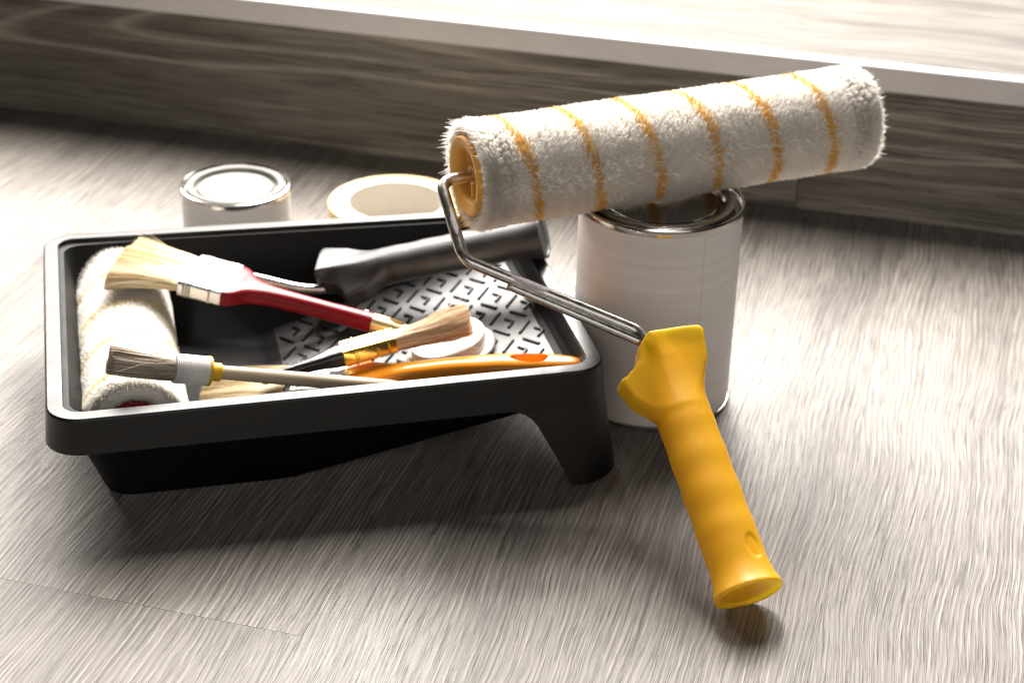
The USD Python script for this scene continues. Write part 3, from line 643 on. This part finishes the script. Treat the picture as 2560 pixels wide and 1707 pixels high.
def ferrule(parent, x0, x1, w, t, mat, e=6, ridges=(), rivets=(), wall=.0006, n=56, hexa=False):
    """Sheet-metal sleeve along x with raised beads and rivets."""
    xs = sorted(set([x0, x1, x0 + .0006, x1 - .0006] + [q + d for q in ridges for d in (-.0011, -.0006, 0, .0006, .0011)]))
    rings = []
    for x in xs:
        g = sum(.00055 * max(0, 1 - abs(x - q) / .0011) for q in ridges); g -= .0003 if x in (x0, x1) else 0
        rings.append(sect(x, w / 2 + g, t / 2 + g, e, n))
    inn = [sect(x, w / 2 - wall, t / 2 - wall, e, n) for x in (x1, x0)]
    f = part(parent, 'ferrule', loft(rings + inn, closed_loop=True), mat, smooth=35)
    for (x, y) in rivets:
        b = rot_to(lathe([(.0013, 0), (.00125, .0003), (.0007, .0006), (.0001, .00065)], 16), V(x, y, t / 2 - .0001), V(1, 0, 0), V(0, 1, 0), V(0, 0, 1))
        part(f, 'rivet', b, mat, smooth=50)
    return f

# red varnished flat brush, bristles resting on the fleece sleeve
P1, P2 = V(-.2040, 1.0845, .0700), V(-.0939, 1.0639, .0510)
X, Y, Z = axis_frame(P1, P2, -3)
b = Thing('paint_brush', 'flat brush with glossy red handle and pale bristles over the fleece', 'paint brush', fr(P1, X, Y, Z))
ferrule(b, -.015, .015, .050, .0125, 'silver', 7, ridges=(-.0105, -.0085, -.0065, .0070), rivets=((.0115, .0205), (.0115, -.0205)))
bristles(b, 9000, .0485, .0110, .050, -.0145, 'br_pale', splay=1.38, tsplay=1.75, bend=(-.004, -.003), tipcut=.06, seed=31, ragged=.06, stray=.012)
hp = [(.0146, .0484, .0118, 7), (.0170, .0480, .0118, 6.5), (.0215, .0440, .0120, 5), (.0250, .0355, .0124, 4), (.0300, .0265, .0126, 3.2), (.0360, .0210, .0126, 2.8), (.0450, .0168, .0124, 2.5), (.0600, .0142, .0122, 2.3), (.0800, .0132, .0122, 2.2), (.1000, .0138, .0126, 2.2), (.1140, .0146, .0128, 2.2)]
from scipy.interpolate import PchipInterpolator
hx = np.array([q[0] for q in hp]); itp = PchipInterpolator(hx, np.array([q[1:] for q in hp]))
hd = part(b, 'handle', loft([sect(x, itp(x)[0] / 2, itp(x)[1] / 2, itp(x)[2], 48) for x in np.linspace(hx[0], hx[-1], 60)]), 'red', smooth=50)
tip = loft([sect(x, a / 2, c / 2, 2.2, 40) for x, a, c in ((.1141, .0147, .0129), (.1200, .0150, .0128), (.1260, .0146, .0122), (.1330, .0128, .0106), (.1390, .0096, .0080), (.1425, .0050, .0042))])
hole = m3.Manifold.cylinder(.05, .0034, .0034, 32).translate([0, 0, -.025]).scale([1.7, 1, 1]).translate([.1300, .0006, 0])
part(hd, 'gold_tip', man(tip) - hole, 'gold_paint', smooth=40)
tx = meshkit.text_mesh('6', .0042, .0003); tx.apply_translation([-.0012, -.002, 0])
tx.apply_transform(trimesh.transformations.rotation_matrix(math.pi, [0, 0, 1])); tx.apply_translation([.1085, .0030, .00565])
part(hd, 'size_mark', tx, 'nib', smooth=False)

# round brush with a pale plastic collar and a beech stick
P1, P2 = V(-.1935, .9469, .0770), V(-.0892, .9877, .0460)
X, Y, Z = axis_frame(P1, P2)
b = Thing('paint_brush', 'round brush with white ribbed collar and bare wooden stick', 'paint brush', fr(P1, X, Y, Z))
prof = [(.0084, -.0110)]
for k in range(9): prof += [(.0091, -.0108 + k * .0012), (.0091, -.0104 + k * .0012), (.0088, -.0101 + k * .0012), (.0088, -.0098 + k * .0012)]
prof += [(.0090, .0005), (.0090, .0098), (.0080, .0098), (.0078, -.0110), (.0084, -.0110)]
alongx = lambda t: rot_to(t, V(0, 0, 0), V(0, 1, 0), V(0, 0, 1), V(1, 0, 0))
part(b, 'collar', alongx(lathe(prof, 56)), 'collar', smooth=30)
part(b, 'plug', alongx(lathe([(.001, .0092), (.0093, .0098), (.0094, .0104), (.0092, .0116), (.0060, .0118), (.0056, .0122), (.0056, .0180), (.0052, .0184), (.001, .0184)], 48)), 'yellow_cap', smooth=30)
part(b, 'stick', tube(np.array([[x, 0, 0] for x in np.linspace(.0180, .1560, 20)]), np.interp(np.linspace(0, 1, 20), [0, .5, .93, 1], [.0043, .0046, .0047, .0035]), 28), 'stick', smooth=50)
bristles(b, 3600, .0155, .0155, .040, -.0105, 'br_grey', splay=1.05, tsplay=1.05, bend=(.002, .0005), seed=41, oval=2, ragged=.10, wid=.00030, jit=.05)

# brass-banded brush, black handle, tan bristles over the lid
P1, P2 = V(-.0923, 1.0188, .0560), V(-.0315, 1.0352, .0680)
X, Y, Z = axis_frame(P2, P1)
b = Thing('paint_brush', 'small brush with brass ferrule and black handle, tan bristles on the lid', 'paint brush', fr(P1, X, Y, Z))
def hexsect(x, w, t, g=0):
    w, t = w / 2 + g, t / 2 + g; k = .0030
    return np.column_stack([np.full(8, x), np.array([(w, t - k), (w - k * .3, t), (-w + k * .3, t), (-w, t - k), (-w, -t + k), (-w + k, -t), (w - k, -t), (w, -t + k)])])
rg = [hexsect(x, .0160, .0125, gg) for x, gg in ((-.0175, -.0002), (-.0168, 0), (-.0128, 0), (-.0122, -.0004), (-.0116, 0), (-.0052, 0), (-.0046, -.0005), (-.0040, 0), (.0080, 0), (.0086, .0005), (.0095, .0005), (.0101, 0), (.0170, 0), (.0175, -.0002))]
rg += [hexsect(x, .0160, .0125, -.0007) for x in (.0175, -.0175)]
fe = part(b, 'ferrule', loft(rg, closed_loop=True), 'brass', smooth=20)
for yy in (-.0042, .0042):
    part(fe, 'rivet', rot_to(lathe([(.0012, 0), (.0010, .0004), (.0003, .0007)], 14), V(.0140, yy, .0062), V(1, 0, 0), V(0, 1, 0), V(0, 0, 1)), 'tin', smooth=50)
bristles(b, 3600, .0148, .0115, .0520, -.0170, 'br_tan', splay=1.45, tsplay=1.40, bend=(0, .001), seed=51, ragged=.17, wid=.00034, jit=.09, stray=.03)
hp = [(.0170, .0150, .0112, 5, 0), (.0230, .0148, .0108, 4, 0), (.0320, .0122, .0088, 3, -.0004), (.0420, .0090, .0078, 2.4, -.0010), (.0560, .0078, .0074, 2.2, -.0016), (.0620, .0082, .0074, 2.2, -.0018), (.0690, .0076, .0066, 2.2, -.0020), (.0720, .0046, .0040, 2.2, -.0020)]
itp2 = PchipInterpolator([q[0] for q in hp], np.array([q[1:] for q in hp]))
part(b, 'handle', loft([sect(x, itp2(x)[0] / 2, itp2(x)[1] / 2, itp2(x)[2], 36, cz=itp2(x)[3]) for x in np.linspace(.0170, .0720, 44)]), 'black_gloss', smooth=50)

# orange varnished brush along the front wall
P1, P2 = V(-.1237, 1.0111, .0360), V(.0445, .9928, .0620)
X, Y, Z = axis_frame(P1, P2)
b = Thing('paint_brush', 'brush with orange varnished handle and silver ferrule along the front wall', 'paint brush', fr(P1, X, Y, Z))
ferrule(b, -.0185, .0185, .0420, .0105, 'silver', 7, ridges=(-.0145, -.0125, .0085, .0095), rivets=((.0135, .013), (.0135, -.013)))
part(b, 'ferrule_mouth', loft([sect(x, .0206, .0048, 7, 40) for x in (-.0192, -.0180)]), 'black_gloss', smooth=35)
bristles(b, 5200, .0400, .0090, .060, -.0188, 'br_straw', splay=1.10, tsplay=1.3, bend=(.001, -.004), seed=61, ragged=.12, wid=.00038, jit=.08)
hp = [(.0182, .0408, .0100, 7, 0, 0), (.0220, .0402, .0102, 6, 0, 0), (.0290, .0340, .0108, 4.5, 0, 0), (.0370, .0255, .0112, 3.4, 0, .0003), (.0480, .0200, .0112, 2.7, 0, .0010), (.0650, .0165, .0112, 2.4, 0, .0020), (.0900, .0170, .0114, 2.3, 0, .0030), (.1150, .0190, .0116, 2.3, 0, .0030), (.1350, .0200, .0116, 2.3, 0, .0020), (.1520, .0190, .0108, 2.3, 0, .0008), (.1640, .0160, .0096, 2.3, 0, -.0004), (.1720, .0105, .0074, 2.2, 0, -.0012), (.1748, .0050, .0044, 2.2, 0, -.0014)]
itp3 = PchipInterpolator([q[0] for q in hp], np.array([q[1:] for q in hp]))
hsolid = man(loft([sect(x, itp3(x)[0] / 2, itp3(x)[1] / 2, itp3(x)[2], 48, cz=itp3(x)[4], cy=itp3(x)[3]) for x in np.linspace(.0182, .1748, 80)]))
a = np.linspace(0, 2 * np.pi, 40, endpoint=False)
drop = np.column_stack([.1390 + .0100 * np.cos(a), .0048 * np.sin(a) * (1 + .25 * np.cos(a))])
hcut = man(loft([np.column_stack([drop[:, 0] + (drop[:, 0] - .139) * s, drop[:, 1] * (1 + s) + .0002, np.full(40, z)]) for z, s in ((-.03, .6), (-.002, .02), (.003, 0), (.006, .12), (.010, .5), (.03, 1.5))]))
part(b, 'handle', hsolid - hcut, 'orange', smooth=40)

# small marks: a pale fleck on the floor, dried paint on the wire
def crust(P, rad, spans, seed):
    T = np.gradient(P, axis=0); T /= np.linalg.norm(T, axis=1)[:, None]; n = len(P); R_ = []
    g = np.random.default_rng(seed); m = 9; side = unit(-fw)
    for i in range(n):
        u = unit(side + V(0, 0, .6)); u = unit(u - T[i] * (T[i] @ u)); w_ = np.cross(T[i], u)
        t = i / (n - 1); h_ = spans * math.sin(math.pi * min(max(t, .03), .97)) ** .5 * (1 + .35 * (g.random() - .5))
        a = np.linspace(-h_, h_, m) + .25 * (g.random() - .5)
        rr_ = rad + .00022 * g.random(m); rr_[[0, -1]] = rad - .0002
        R_.append(P[i] + rr_[:, None] * (np.cos(a)[:, None] * u + np.sin(a)[:, None] * w_))
    R_ = np.array(R_); v = R_.reshape(-1, 3); f = []
    for i in range(n - 1):
        for k in range(m - 1): q = i * m + k; f += [(q, q + 1, q + m + 1), (q, q + m + 1, q + m)]
    return trimesh.Trimesh(v, np.array(f), process=False)
L12 = C3 - C2
part(wire, 'dried_paint', crust(C2 + unit(L12) * np.linspace(.030, .054, 26)[:, None], .00378, .75, 3), 'dry_paint', smooth=True, world=True)
L01 = C2 - C1
part(wire, 'dried_paint', crust(C1 + unit(L01) * np.linspace(.026, .042, 20)[:, None] + V(.0004, 0, 0), .00378, .55, 5), 'dry_paint', smooth=True, world=True)
